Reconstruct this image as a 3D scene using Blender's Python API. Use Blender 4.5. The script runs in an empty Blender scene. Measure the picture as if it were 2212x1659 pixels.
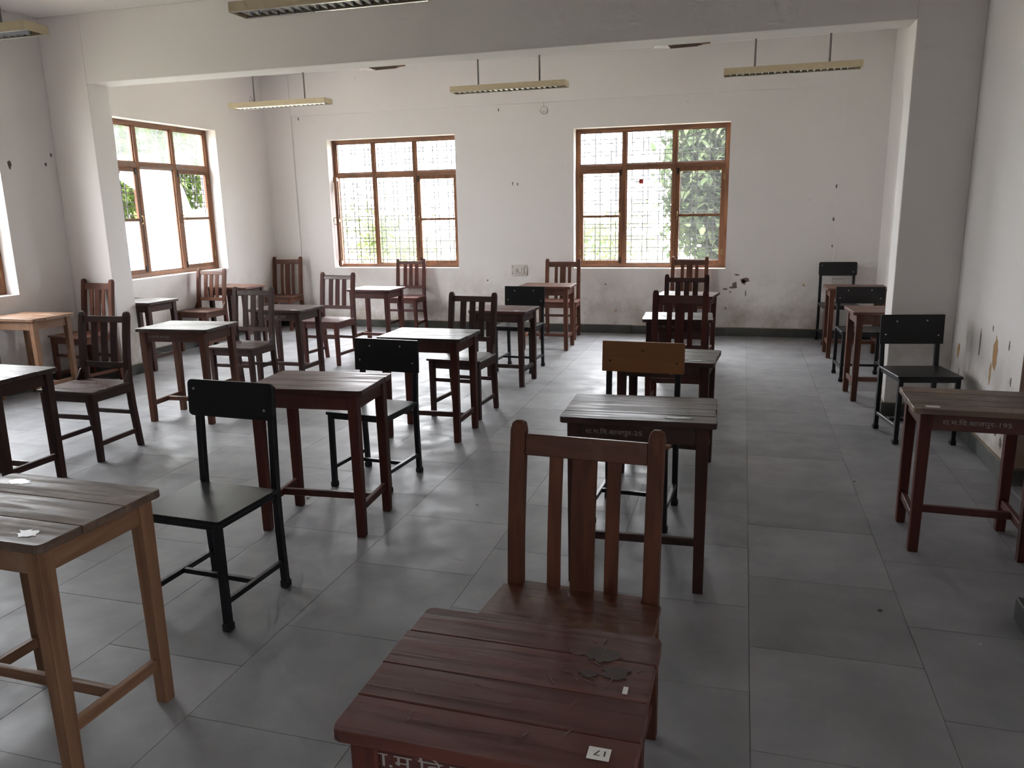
import bpy, bmesh, math, random
from mathutils import Matrix, Vector
from math import sin, cos, pi, radians
random.seed(7)
SC = bpy.context.scene
COL = SC.collection

# ------------------------------------------------------------------ camera
F_PX, YAW, PITCH, ROLL, CAM_H = 1690.26, -0.28637, -0.22145, -0.019357, 1.68
fwd = Vector((sin(YAW)*cos(PITCH), cos(YAW)*cos(PITCH), sin(PITCH)))
right = Vector((cos(YAW), -sin(YAW), 0.0))
up = right.cross(fwd)
r2 = right*cos(ROLL) + up*sin(ROLL)
u2 = up*cos(ROLL) - right*sin(ROLL)
cam = bpy.data.cameras.new('camera')
cam.sensor_fit = 'HORIZONTAL'; cam.sensor_width = 36.0
cam.lens = F_PX/2212*36.0
cam.clip_start = 0.05; cam.clip_end = 300
camo = bpy.data.objects.new('camera', cam); COL.objects.link(camo)
camo.matrix_world = Matrix(((r2.x, u2.x, -fwd.x, 0), (r2.y, u2.y, -fwd.y, 0), (r2.z, u2.z, -fwd.z, CAM_H), (0, 0, 0, 1)))
SC.camera = camo

# ------------------------------------------------------------------ sky and exposure
SKY_STRENGTH = 1.0
world = bpy.data.worlds.new('overcast_sky'); SC.world = world; world.use_nodes = True
bg = world.node_tree.nodes['Background']
bg.inputs[0].default_value = (1.0, 0.99, 1.045, 1)
# standard overcast sky: the zenith is three times as bright as the horizon
wn, wl = world.node_tree.nodes, world.node_tree.links
wtc = wn.new('ShaderNodeTexCoord'); wsp = wn.new('ShaderNodeSeparateXYZ'); wmr = wn.new('ShaderNodeMapRange')
wmr.inputs['From Min'].default_value = 0; wmr.inputs['From Max'].default_value = 1
wmr.inputs['To Min'].default_value = SKY_STRENGTH*.75; wmr.inputs['To Max'].default_value = SKY_STRENGTH*2.25
wl.new(wtc.outputs['Generated'], wsp.inputs[0]); wl.new(wsp.outputs['Z'], wmr.inputs['Value']); wl.new(wmr.outputs[0], bg.inputs[1])
vs = SC.view_settings
vs.view_transform = 'Standard'; vs.look = 'None'; vs.exposure = 4.73; vs.gamma = 1.0; vs.use_curve_mapping = False
SC.cycles.max_bounces = 7; SC.cycles.diffuse_bounces = 5; SC.cycles.glossy_bounces = 3; SC.cycles.transparent_max_bounces = 8
SC.cycles.sample_clamp_indirect = 6.0
SC.cycles.use_denoising = True
SC.cycles.use_adaptive_sampling = True; SC.cycles.adaptive_threshold = .025; SC.cycles.adaptive_min_samples = 20
SC.cycles.caustics_reflective = False; SC.cycles.caustics_refractive = False

def portal(loc, rot, sx, sy):
    l = bpy.data.lights.new('window_daylight', 'AREA'); l.shape = 'RECTANGLE'; l.size = sx; l.size_y = sy
    l.cycles.is_portal = True
    o = bpy.data.objects.new('window_daylight', l); COL.objects.link(o); o.location = loc; o.rotation_euler = rot

# room constants (metres)
XL, XR, YB, YF, ZC = -6.75, 1.585, 10.47, -1.2, 3.58
WT = 0.30                       # wall thickness
BEAM_Z = 2.95
PIL = [(6.65, 6.93), (3.08, 3.36)]
PXL, PXR = -6.24, 1.135         # inner faces of the pillars
WIN_BACK = [(-5.775, -3.83), (-2.18, -0.205)]; SILL_B, HEAD_B = 0.868, 2.672
WIN_LEFT = [(7.33, 9.29), (4.03, 5.99)]
WIN_RIGHT = [(-1.05, -0.15)]; SILL_L, HEAD_L = 0.945, 2.752
for (a, b) in WIN_BACK:
    portal(((a+b)/2, YB+WT+.02, (SILL_B+HEAD_B)/2), (radians(-90), 0, 0), b-a, HEAD_B-SILL_B)
for (a, b) in WIN_LEFT:
    portal((XL-WT-.02, (a+b)/2, (SILL_L+HEAD_L)/2), (radians(90), 0, radians(-90)), b-a, HEAD_L-SILL_L)

for (a, b) in WIN_RIGHT:
    portal((XR+WT+.02, (a+b)/2, (SILL_L+HEAD_L)/2), (radians(90), 0, radians(90)), b-a, HEAD_L-SILL_L)

# ------------------------------------------------------------------ helpers
def lin(c):
    return tuple((v/12.92 if v <= .04045 else ((v+.055)/1.055)**2.4) for v in c)

def new_mat(name):
    m = bpy.data.materials.new(name); m.use_nodes = True
    nt = m.node_tree; return m, nt, nt.nodes, nt.links, nt.nodes['Principled BSDF']

def plain(name, col, rough=.5, metal=0.0, spec=.5):
    m, nt, N, L, b = new_mat(name)
    b.inputs['Base Color'].default_value = (*col, 1); b.inputs['Roughness'].default_value = rough
    b.inputs['Metallic'].default_value = metal; b.inputs['Specular IOR Level'].default_value = spec
    tc = N.new('ShaderNodeTexCoord'); n = N.new('ShaderNodeTexNoise'); n.inputs['Scale'].default_value = 25
    mx = N.new('ShaderNodeMixRGB'); mx.blend_type = 'MULTIPLY'; mx.inputs[0].default_value = .18
    mx.inputs[1].default_value = (*col, 1)
    L.new(tc.outputs['Object'], n.inputs['Vector']); L.new(n.outputs['Fac'], mx.inputs[2]); L.new(mx.outputs[0], b.inputs['Base Color'])
    return m

def wood(name, light, dark, axis='X', rough=.32, worn=None, worn_amt=.5, spec=.5):
    """stained timber: grain stretched along an axis, per-piece tone, optional worn patches"""
    m, nt, N, L, b = new_mat(name)
    tc = N.new('ShaderNodeTexCoord'); oi = N.new('ShaderNodeObjectInfo')
    mp = N.new('ShaderNodeMapping'); s = {'X': (2.2, 34, 34), 'Y': (34, 2.2, 34), 'Z': (34, 34, 2.2)}[axis]
    mp.inputs['Scale'].default_value = s
    add = N.new('ShaderNodeVectorMath'); add.operation = 'ADD'
    mul = N.new('ShaderNodeVectorMath'); mul.operation = 'SCALE'; mul.inputs['Scale'].default_value = 13.0
    cmb = N.new('ShaderNodeCombineXYZ')
    for k in range(3): L.new(oi.outputs['Random'], cmb.inputs[k])
    L.new(cmb.outputs[0], mul.inputs[0]); L.new(tc.outputs['Object'], add.inputs[0]); L.new(mul.outputs[0], add.inputs[1])
    L.new(add.outputs[0], mp.inputs['Vector'])
    n = N.new('ShaderNodeTexNoise'); n.inputs['Scale'].default_value = 1.0; n.inputs['Detail'].default_value = 6; n.inputs['Distortion'].default_value = .6
    L.new(mp.outputs[0], n.inputs['Vector'])
    cr = N.new('ShaderNodeValToRGB'); cr.color_ramp.elements[0].position = .32; cr.color_ramp.elements[1].position = .68
    cr.color_ramp.elements[0].color = (*dark, 1); cr.color_ramp.elements[1].color = (*light, 1)
    L.new(n.outputs['Fac'], cr.inputs[0])
    hsv = N.new('ShaderNodeHueSaturation')
    mr = N.new('ShaderNodeMapRange'); mr.inputs['To Min'].default_value = .8; mr.inputs['To Max'].default_value = 1.2
    L.new(oi.outputs['Random'], mr.inputs['Value']); L.new(mr.outputs[0], hsv.inputs['Value']); L.new(cr.outputs[0], hsv.inputs['Color'])
    out = hsv.outputs[0]
    n2 = N.new('ShaderNodeTexNoise'); n2.inputs['Scale'].default_value = 7; n2.inputs['Detail'].default_value = 8; n2.inputs['Roughness'].default_value = .65
    L.new(add.outputs[0], n2.inputs['Vector'])
    if worn:
        c2 = N.new('ShaderNodeValToRGB'); c2.color_ramp.elements[0].position = .52; c2.color_ramp.elements[1].position = .66
        c2.color_ramp.elements[0].color = (0, 0, 0, 1); c2.color_ramp.elements[1].color = (worn_amt,)*3+(1,)
        L.new(n2.outputs['Fac'], c2.inputs[0])
        mx = N.new('ShaderNodeMixRGB'); mx.inputs[2].default_value = (*worn, 1)
        L.new(c2.outputs[0], mx.inputs[0]); L.new(out, mx.inputs[1]); out = mx.outputs[0]
    L.new(out, b.inputs['Base Color'])
    rr = N.new('ShaderNodeMapRange'); rr.inputs['To Min'].default_value = max(.285, rough-.05); rr.inputs['To Max'].default_value = rough+.16
    rr.inputs['From Min'].default_value = .36; rr.inputs['From Max'].default_value = .66; rr.inputs['To Max'].default_value = rough+.26
    L.new(n.outputs['Fac'], rr.inputs['Value']); L.new(rr.outputs[0], b.inputs['Roughness'])
    b.inputs['Specular IOR Level'].default_value = spec
    bp = N.new('ShaderNodeBump'); bp.inputs['Strength'].default_value = .6; bp.inputs['Distance'].default_value = .002
    L.new(n.outputs['Fac'], bp.inputs['Height']); L.new(bp.outputs[0], b.inputs['Normal'])
    return m

def plaster(name, base, stain, low_stain=.8):
    m, nt, N, L, b = new_mat(name)
    tc = N.new('ShaderNodeTexCoord')
    n1 = N.new('ShaderNodeTexNoise'); n1.inputs['Scale'].default_value = .8; n1.inputs['Detail'].default_value = 5
    L.new(tc.outputs['Object'], n1.inputs['Vector'])
    cr = N.new('ShaderNodeValToRGB'); cr.color_ramp.elements[0].color = (*[c*.94 for c in base], 1); cr.color_ramp.elements[1].color = (*base, 1)
    L.new(n1.outputs['Fac'], cr.inputs[0])
    # grime and scuffs, mostly in the strip people and chairs rub against
    sep = N.new('ShaderNodeSeparateXYZ'); L.new(tc.outputs['Object'], sep.inputs[0])
    mr = N.new('ShaderNodeMapRange'); mr.inputs['From Min'].default_value = .95; mr.inputs['From Max'].default_value = .1
    mr.inputs['To Min'].default_value = 0; mr.inputs['To Max'].default_value = 1; mr.clamp = True
    L.new(sep.outputs['Z'], mr.inputs['Value'])
    n2 = N.new('ShaderNodeTexNoise'); n2.inputs['Scale'].default_value = 2.6; n2.inputs['Detail'].default_value = 9; n2.inputs['Roughness'].default_value = .68
    L.new(tc.outputs['Object'], n2.inputs['Vector'])
    c2 = N.new('ShaderNodeValToRGB'); c2.color_ramp.elements[0].position = .43; c2.color_ramp.elements[1].position = .66
    L.new(n2.outputs['Fac'], c2.inputs[0])
    mu = N.new('ShaderNodeMath'); mu.operation = 'MULTIPLY'; L.new(mr.outputs[0], mu.inputs[0]); L.new(c2.outputs[0], mu.inputs[1])
    mu2 = N.new('ShaderNodeMath'); mu2.operation = 'MULTIPLY'; mu2.inputs[1].default_value = low_stain; L.new(mu.outputs[0], mu2.inputs[0])
    # sparse dark specks (nail holes, chips)
    vo = N.new('ShaderNodeTexVoronoi'); vo.inputs['Scale'].default_value = 3.1; L.new(tc.outputs['Object'], vo.inputs['Vector'])
    c3 = N.new('ShaderNodeValToRGB'); c3.color_ramp.elements[0].position = .018; c3.color_ramp.elements[1].position = .03
    c3.color_ramp.elements[0].color = (.5, .5, .5, 1); c3.color_ramp.elements[1].color = (0, 0, 0, 1)
    L.new(vo.outputs['Distance'], c3.inputs[0])
    mx = N.new('ShaderNodeMixRGB'); mx.inputs[2].default_value = (*stain, 1); L.new(mu2.outputs[0], mx.inputs[0]); L.new(cr.outputs[0], mx.inputs[1])
    mx2 = N.new('ShaderNodeMixRGB'); mx2.inputs[2].default_value = (.12, .1, .08, 1); L.new(c3.outputs[0], mx2.inputs[0]); L.new(mx.outputs[0], mx2.inputs[1])
    L.new(mx2.outputs[0], b.inputs['Base Color']); b.inputs['Roughness'].default_value = .75; b.inputs['Specular IOR Level'].default_value = .25
    n4 = N.new('ShaderNodeTexNoise'); n4.inputs['Scale'].default_value = 9; n4.inputs['Detail'].default_value = 6; L.new(tc.outputs['Object'], n4.inputs['Vector'])
    bp = N.new('ShaderNodeBump'); bp.inputs['Strength'].default_value = .2; bp.inputs['Distance'].default_value = .006
    L.new(n4.outputs['Fac'], bp.inputs['Height']); L.new(bp.outputs[0], b.inputs['Normal'])
    return m

def stone(name, a, c, rough, scale=3.0, coat=0.0):
    m, nt, N, L, b = new_mat(name)
    tc = N.new('ShaderNodeTexCoord'); geo = N.new('ShaderNodeNewGeometry'); oi = N.new('ShaderNodeObjectInfo')
    n = N.new('ShaderNodeTexNoise'); n.inputs['Scale'].default_value = scale; n.inputs['Detail'].default_value = 8; n.inputs['Roughness'].default_value = .6
    L.new(geo.outputs['Position'], n.inputs['Vector'])
    cr = N.new('ShaderNodeValToRGB'); cr.color_ramp.elements[0].position = .3; cr.color_ramp.elements[1].position = .7
    cr.color_ramp.elements[0].color = (*a, 1); cr.color_ramp.elements[1].color = (*c, 1); L.new(n.outputs['Fac'], cr.inputs[0])
    hsv = N.new('ShaderNodeHueSaturation'); mr = N.new('ShaderNodeMapRange'); mr.inputs['To Min'].default_value = .9; mr.inputs['To Max'].default_value = 1.1
    L.new(oi.outputs['Random'], mr.inputs['Value']); L.new(mr.outputs[0], hsv.inputs['Value']); L.new(cr.outputs[0], hsv.inputs['Color'])
    L.new(hsv.outputs[0], b.inputs['Base Color'])
    n2 = N.new('ShaderNodeTexNoise'); n2.inputs['Scale'].default_value = 5.5; n2.inputs['Detail'].default_value = 7; L.new(geo.outputs['Position'], n2.inputs['Vector'])
    rr = N.new('ShaderNodeMapRange'); rr.inputs['From Min'].default_value = .3; rr.inputs['From Max'].default_value = .7
    rr.inputs['To Min'].default_value = rough-.08; rr.inputs['To Max'].default_value = rough+.14
    L.new(n2.outputs['Fac'], rr.inputs['Value']); L.new(rr.outputs[0], b.inputs['Roughness'])
    b.inputs['Specular IOR Level'].default_value = .5
    b.inputs['Coat Weight'].default_value = coat; b.inputs['Coat Roughness'].default_value = .40; b.inputs['Coat IOR'].default_value = 1.6
    n3 = N.new('ShaderNodeTexNoise'); n3.inputs['Scale'].default_value = 16; n3.inputs['Detail'].default_value = 5; L.new(geo.outputs['Position'], n3.inputs['Vector'])
    bp = N.new('ShaderNodeBump'); bp.inputs['Strength'].default_value = .16; bp.inputs['Distance'].default_value = .004
    L.new(n3.outputs['Fac'], bp.inputs['Height']); L.new(bp.outputs[0], b.inputs['Normal'])
    return m

def glass(name, haze):
    """dusty thin window glass: mostly see-through, a share of scattering grime"""
    m, nt, N, L, b = new_mat(name)
    N.remove(b); out = N['Material Output']
    tr = N.new('ShaderNodeBsdfTransparent'); tr.inputs[0].default_value = (.95, .97, .96, 1)
    tl = N.new('ShaderNodeBsdfTranslucent'); tl.inputs[0].default_value = (.86, .9, .9, 1)
    tc = N.new('ShaderNodeTexCoord'); n = N.new('ShaderNodeTexNoise'); n.inputs['Scale'].default_value = 4; n.inputs['Detail'].default_value = 6
    L.new(tc.outputs['Object'], n.inputs['Vector'])
    mr = N.new('ShaderNodeMapRange'); mr.inputs['To Min'].default_value = haze*.6; mr.inputs['To Max'].default_value = haze*1.4
    L.new(n.outputs['Fac'], mr.inputs['Value'])
    mx = N.new('ShaderNodeMixShader'); L.new(mr.outputs[0], mx.inputs[0]); L.new(tr.outputs[0], mx.inputs[1]); L.new(tl.outputs[0], mx.inputs[2])
    gl = N.new('ShaderNodeBsdfGlossy'); gl.inputs['Roughness'].default_value = .05
    m2 = N.new('ShaderNodeMixShader'); m2.inputs[0].default_value = .05
    L.new(mx.outputs[0], m2.inputs[1]); L.new(gl.outputs[0], m2.inputs[2]); L.new(m2.outputs[0], out.inputs['Surface'])
    return m

def leaf_mat(name, a, c):
    m, nt, N, L, b = new_mat(name)
    N.remove(b); out = N['Material Output']
    geo = N.new('ShaderNodeNewGeometry'); cr = N.new('ShaderNodeValToRGB')
    cr.color_ramp.elements[0].color = (*a, 1); cr.color_ramp.elements[1].color = (*c, 1)
    L.new(geo.outputs['Random Per Island'], cr.inputs[0])
    d = N.new('ShaderNodeBsdfDiffuse'); t = N.new('ShaderNodeBsdfTranslucent'); mx = N.new('ShaderNodeMixShader'); mx.inputs[0].default_value = .45
    L.new(cr.outputs[0], d.inputs[0]); L.new(cr.outputs[0], t.inputs[0]); L.new(d.outputs[0], mx.inputs[1]); L.new(t.outputs[0], mx.inputs[2])
    L.new(mx.outputs[0], out.inputs['Surface'])
    return m

def quadbox(bm, lo, hi):
    x0, y0, z0 = lo; x1, y1, z1 = hi
    v = [bm.verts.new(p) for p in ((x0,y0,z0),(x1,y0,z0),(x1,y1,z0),(x0,y1,z0),(x0,y0,z1),(x1,y0,z1),(x1,y1,z1),(x0,y1,z1))]
    for f in ((3,2,1,0),(4,5,6,7),(0,1,5,4),(1,2,6,5),(2,3,7,6),(3,0,4,7)): bm.faces.new([v[i] for i in f])
    return v

def frustum(bm, c0, s0, c1, s1):
    """square bar from centre c0 (bottom) to c1 (top) with half sizes s0, s1 = (hx, hy)"""
    v = []
    for c, s in ((c0, s0), (c1, s1)):
        for dx, dy in ((-1,-1),(1,-1),(1,1),(-1,1)): v.append(bm.verts.new((c[0]+dx*s[0], c[1]+dy*s[1], c[2])))
    for f in ((3,2,1,0),(4,5,6,7),(0,1,5,4),(1,2,6,5),(2,3,7,6),(3,0,4,7)): bm.faces.new([v[i] for i in f])

def sweep(bm, x, pts, hw, ht):
    """bar following (y, z) points at x: half width hw along x, half thickness ht across the path"""
    rings = []
    for i, (y, z) in enumerate(pts):
        a = pts[max(i-1, 0)]; b = pts[min(i+1, len(pts)-1)]
        d = Vector((b[0]-a[0], b[1]-a[1])).normalized(); nrm = Vector((d.y, -d.x))
        t = ht[i] if isinstance(ht, (list, tuple)) else ht
        w = hw[i] if isinstance(hw, (list, tuple)) else hw
        rings.append([bm.verts.new((x+sx*w, y+sy*nrm.x*t, z+sy*nrm.y*t)) for sx, sy in ((-1,-1),(1,-1),(1,1),(-1,1))])
    for r, q in zip(rings, rings[1:]):
        for k in range(4): bm.faces.new((r[k], r[(k+1) % 4], q[(k+1) % 4], q[k]))
    bm.faces.new(rings[0][::-1]); bm.faces.new(rings[-1])
    bmesh.ops.recalc_face_normals(bm, faces=bm.faces)

def tube(bm, pts, r, seg=8):
    rings = []
    for i, p in enumerate(pts):
        a = Vector(pts[max(i-1, 0)]); b = Vector(pts[min(i+1, len(pts)-1)]); d = (b-a).normalized()
        s = d.orthogonal().normalized() if abs(d.z) > .95 else d.cross(Vector((0, 0, 1))).normalized()
        t = d.cross(s).normalized()
        rings.append([bm.verts.new(Vector(p)+(s*cos(2*pi*k/seg)+t*sin(2*pi*k/seg))*r) for k in range(seg)])
    for q, w in zip(rings, rings[1:]):
        for k in range(seg): bm.faces.new((q[k], q[(k+1) % seg], w[(k+1) % seg], w[k]))
    bm.faces.new(rings[0][::-1]); bm.faces.new(rings[-1]); bmesh.ops.recalc_face_normals(bm, faces=bm.faces)

def prism(bm, poly, axis, a, b):
    """extrude a polygon (list of 2-tuples) between a and b along axis; other two axes in order"""
    def P(p, h): return {'x': (h, p[0], p[1]), 'y': (p[0], h, p[1]), 'z': (p[0], p[1], h)}[axis]
    A = [bm.verts.new(P(p, a)) for p in poly]; B = [bm.verts.new(P(p, b)) for p in poly]
    n = len(poly); bm.faces.new(A[::-1]); bm.faces.new(B)
    for i in range(n): bm.faces.new((A[i], A[(i+1) % n], B[(i+1) % n], B[i]))
    bmesh.ops.recalc_face_normals(bm, faces=bm.faces)

def rrect(x0, x1, y0, y1, r, n=4):
    out = []
    for cx_, cy_, a0 in ((x1-r, y1-r, 0), (x0+r, y1-r, 90), (x0+r, y0+r, 180), (x1-r, y0+r, 270)):
        for k in range(n+1):
            a = radians(a0+90*k/n); out.append((cx_+r*cos(a), cy_+r*sin(a)))
    return out

def mesh_of(name, bm, mat, bevel=0, seg=1, smooth=False):
    if bevel: bmesh.ops.bevel(bm, geom=list(bm.edges), offset=bevel, segments=seg, affect='EDGES', clamp_overlap=True)
    me = bpy.data.meshes.new(name); bm.to_mesh(me); bm.free()
    if smooth:
        for p in me.polygons: p.use_smooth = True
    me.materials.append(mat); return me

def obj(name, bm, mat, parent=None, bevel=0, seg=1, smooth=False, label=None):
    o = bpy.data.objects.new(name, mesh_of(name, bm, mat, bevel, seg, smooth)); COL.objects.link(o)
    if parent: o.parent = parent
    if label: o['label'] = label
    return o

def inst(name, me, parent, loc=(0, 0, 0), rot=(0, 0, 0)):
    o = bpy.data.objects.new(name, me); COL.objects.link(o); o.parent = parent; o.location = loc; o.rotation_euler = rot; return o

def bx(name, lo, hi, mat, parent=None, bevel=0, seg=1, label=None):
    bm = bmesh.new(); quadbox(bm, lo, hi); return obj(name, bm, mat, parent, bevel, seg, False, label)

def tag(o, label, cat, group=None):
    o['label'] = label; o['category'] = cat
    if group: o['group'] = group
    return o

def thing(name, label, cat, loc=(0, 0, 0), rz=0, group=None):
    o = bpy.data.objects.new(name, None); COL.objects.link(o); o.location = loc; o.rotation_euler = (0, 0, rz)
    o.empty_display_size = .1
    return tag(o, label, cat, group)

def struct(o, label, cat):
    o['kind'] = 'structure'; o['label'] = label; o['category'] = cat; return o

# ------------------------------------------------------------------ materials
M_WALL = plaster('white_limewash', (.825, .792, .783), (.36, .28, .20))
M_CEIL = plaster('ceiling_limewash', (.87, .845, .83), (.5, .45, .4), 0)
M_JAMB = plaster('door_jamb_plaster', (.50, .40, .32), (.3, .22, .16))
M_FLOOR = stone('grey_kota_stone', (.212, .213, .224), (.315, .317, .331), .47, coat=.001)
M_GROUT = stone('tile_joint_cement', (.10, .09, .08), (.15, .13, .11), .8)
M_SKIRT = stone('dark_skirting_stone', (.05, .055, .05), (.10, .105, .095), .5)
M_SKTOP = plain('skirting_cement_lip', (.30, .24, .17), .8)
W = {}
def woodset(key, light, dark, rough=.30, worn=None, wa=.5):
    for ax in 'XYZ': W[key+ax] = wood('timber_%s_%s' % (key, ax.lower()), light, dark, ax, rough if ax == 'X' else .50, worn if ax == 'X' else None, wa, .5 if ax == 'X' else .3)
woodset('red', (.098, .026, .018), (.054, .015, .011), .30, (.12, .065, .05), .4)
woodset('dark', (.062, .024, .019), (.028, .012, .010), .29, (.12, .08, .065), .35)
woodset('mid', (.145, .055, .032), (.075, .028, .018), .34, (.22, .12, .08), .4)
woodset('light', (.29, .16, .092), (.18, .09, .05), .40, (.40, .29, .2), .4)
woodset('grey', (.190, .125, .09), (.115, .07, .05), .42, (.36, .27, .2), .5)
woodset('frame', (.27, .120, .058), (.125, .056, .030), .45, (.1, .065, .045), .6)
M_BLACK = plain('black_enamel_steel', (.009, .010, .013), .36, 0, .4)
M_BLAM = plain('black_laminate', (.010, .0095, .010), .36, 0, .35)
M_ORANGE = wood('orange_varnished_ply', (.26, .108, .032), (.21, .082, .024), 'X', .45)
M_TAN = wood('tan_varnished_ply', (.36, .19, .10), (.28, .14, .07), 'X', .35)
M_BOLT = plain('bolt_steel', (.55, .54, .5), .4, .8)
M_BOLTD = plain('dark_bolt', (.02, .015, .012), .5, .3)
M_CAP = plain('black_rubber', (.01, .01, .01), .7)
M_CREAM = plain('cream_enamel', (.70, .59, .40), .45)
M_REFL = plain('white_reflector', (.80, .80, .78), .25)
M_LOUV = plain('aluminium_louver', (.55, .55, .54), .28, .8)
M_ROD = plain('grey_conduit', (.22, .20, .20), .6)
M_IRON = plain('grille_iron', (.05, .05, .055), .6)
M_BRASS = plain('aged_brass', (.30, .20, .09), .45, .6)
M_PAPER = plain('paper', (.80, .79, .76), .7)
M_INK = plain('black_ink', (.015, .015, .02), .6)
M_PAINT = plain('grey_white_paint', (.36, .34, .32), .7)
M_PLATE = plain('pinkish_white_plastic', (.72, .66, .62), .4)
M_HOLE = plain('dark_hole', (.02, .015, .013), .9)
M_CHIP = plain('exposed_cement', (.22, .175, .15), .9)
M_RUST = plain('ochre_underplaster', (.52, .31, .15), .9)
M_SCR = plain('dull_scratch', (.17, .13, .115), .6)
M_STAIN = plain('dark_ink_stain', (.045, .026, .021), .45)
M_TAPE = plain('worn_sticker', (.62, .66, .66), .3)
M_GLASS = glass('dusty_glass', .04)
M_CLEAR = glass('clear_glass', .010)
M_MILK = glass('milky_glass', .5)
M_GRASS = stone('dry_grass', (.20, .19, .13), (.30, .28, .21), .9, 1.5)
M_BARK = plain('bark', (.12, .09, .065), .9)
M_LEAF1 = leaf_mat('fresh_leaves', (.022, .042, .012), (.075, .105, .034))
M_LEAF2 = leaf_mat('dusty_leaves', (.028, .042, .020), (.090, .110, .060))
M_LEAF3 = leaf_mat('washed_out_leaves', (.06, .10, .03), (.20, .24, .10))  # overbright daylight put into the colour: paled so the far shrubs wash out
M_REDTAG = plain('red_tag', (.6, .05, .04), .6)

# ------------------------------------------------------------------ shell
def wall_mesh(u0, u1, openings, axis, face, out, z1=ZC):
    """wall slab with rectangular openings; axis 'x' runs along X at y=face..out, 'y' along Y at x=face..out"""
    bm = bmesh.new()
    def put(a, b, za, zb):
        if b-a < 1e-4 or zb-za < 1e-4: return
        n0, n1 = min(face, out), max(face, out)
        if axis == 'x': quadbox(bm, (a, n0, za), (b, n1, zb))
        else: quadbox(bm, (n0, a, za), (n1, b, zb))
    cur = u0
    for (a, b, za, zb) in sorted(openings):
        put(cur, a, -.1, z1); put(a, b, -.1, za); put(a, b, zb, z1); cur = b
    put(cur, u1, -.1, z1)
    return bm
struct(obj('wall_back', wall_mesh(XL-WT, XR+WT, [(a, b, SILL_B, HEAD_B) for a, b in WIN_BACK], 'x', YB, YB+WT), M_WALL), 'white limewashed back wall with two windows', 'wall')
WB = bpy.data.objects['wall_back']
struct(obj('wall_left', wall_mesh(YF, YB, [(a, b, SILL_L, HEAD_L) for a, b in WIN_LEFT], 'y', XL, XL-WT), M_WALL), 'white left wall with windows between pillars', 'wall')
WLo = bpy.data.objects['wall_left']
DOOR = (3.80, 5.09, 0.0, 2.35)
struct(obj('wall_right', wall_mesh(YF, YB, [DOOR]+[(a, b, SILL_L, HEAD_L) for a, b in WIN_RIGHT], 'y', XR, XR+WT), M_WALL), 'white right wall with scuffed lower part', 'wall')
WRo = bpy.data.objects['wall_right']
struct(obj('wall_front', wall_mesh(XL-WT, XR+WT, [], 'x', YF, YF-WT), M_WALL), 'white wall behind the viewer', 'wall')
struct(bx('ceiling', (XL-WT, YF-WT, ZC), (XR+WT, YB+WT, ZC+.15), M_CEIL), 'white plastered ceiling', 'ceiling')

# pillars and cross beams (flush with each other), pilasters and lintel beam on the back wall
n = 1
for (ya, yb) in PIL:
    for (xa, xb, side) in ((XL, PXL, 'left'), (PXR if ya > 5 else 1.42, XR, 'right')):
        where = 'beside the left windows' if side == 'left' else 'on the right wall'
        far = 'far' if ya > 5 else 'near'
        struct(bx('trim_%d' % n, (xa, ya, 0), (xb, yb, ZC), M_WALL, bevel=.004), '%s white square pillar %s' % (far, where), 'pillar'); n += 1
    struct(bx('trim_%d' % n, (PXL, ya, BEAM_Z), (PXR if ya > 5 else 1.42, yb, ZC), M_WALL, bevel=.004), '%s white ceiling beam between two pillars' % ('far' if ya > 5 else 'near'), 'beam'); n += 1
struct(bx('trim_%d' % n, (1.128, 3.05, 0), (1.42, 3.36, .10), M_SKIRT, bevel=.004), 'low stone plinth at the foot of the near right pillar', 'plinth'); n += 1
PILY = .022
struct(bx('trim_%d' % n, (XL, YB-PILY, 0), (-6.31, YB, ZC), M_WALL), 'flat pilaster in the left back corner', 'pilaster'); n += 1
struct(bx('trim_%d' % n, (1.076, YB-PILY, 0), (XR, YB, ZC), M_WALL), 'flat pilaster in the right back corner', 'pilaster'); n += 1
struct(bx('trim_%d' % n, (-6.31, YB-PILY*.6, 3.017), (1.076, YB, ZC), M_WALL), 'shallow lintel beam above the back windows', 'beam'); n += 1

# floor: cement bed with half-bond 617 mm stone tiles as separate pieces
fl = struct(bx('floor', (XL-WT, YF-WT, -.12), (XR+WT, YB+WT, -.0018), M_GROUT), 'grey stone tiled floor', 'floor')
TP, GAP = .617, .0024
tile_cache = {}
def tile(x0, x1, y0, y1):
    key = (round(x1-x0, 4), round(y1-y0, 4))
    if key not in tile_cache:
        bm = bmesh.new(); quadbox(bm, (-key[0]/2, -key[1]/2, -.009), (key[0]/2, key[1]/2, 0)); tile_cache[key] = mesh_of('tile', bm, M_FLOOR)
    inst('tile', tile_cache[key], fl, ((x0+x1)/2, (y0+y1)/2, random.uniform(-.0003, .0002)), (random.uniform(-.0005, .0005), random.uniform(-.0005, .0005), 0))
for i in range(-12, 4):
    a, b = .091+i*TP, .091+(i+1)*TP
    a2, b2 = max(a+GAP/2, XL), min(b-GAP/2, XR)
    if b2-a2 < .02: continue
    y = 4.118 + (TP/2 if i % 2 else 0) - 5*TP
    while y < YB:
        c, d = y+GAP/2, min(y+TP-GAP/2, YB)
        if d-c > .02: tile(a2, b2, c, d)
        y += TP
# plain slab of the same stone behind the viewer
bx('tile', (XL, YF, -.009), (XR, 4.118-5*TP-.002, 0), M_FLOOR, fl)

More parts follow.
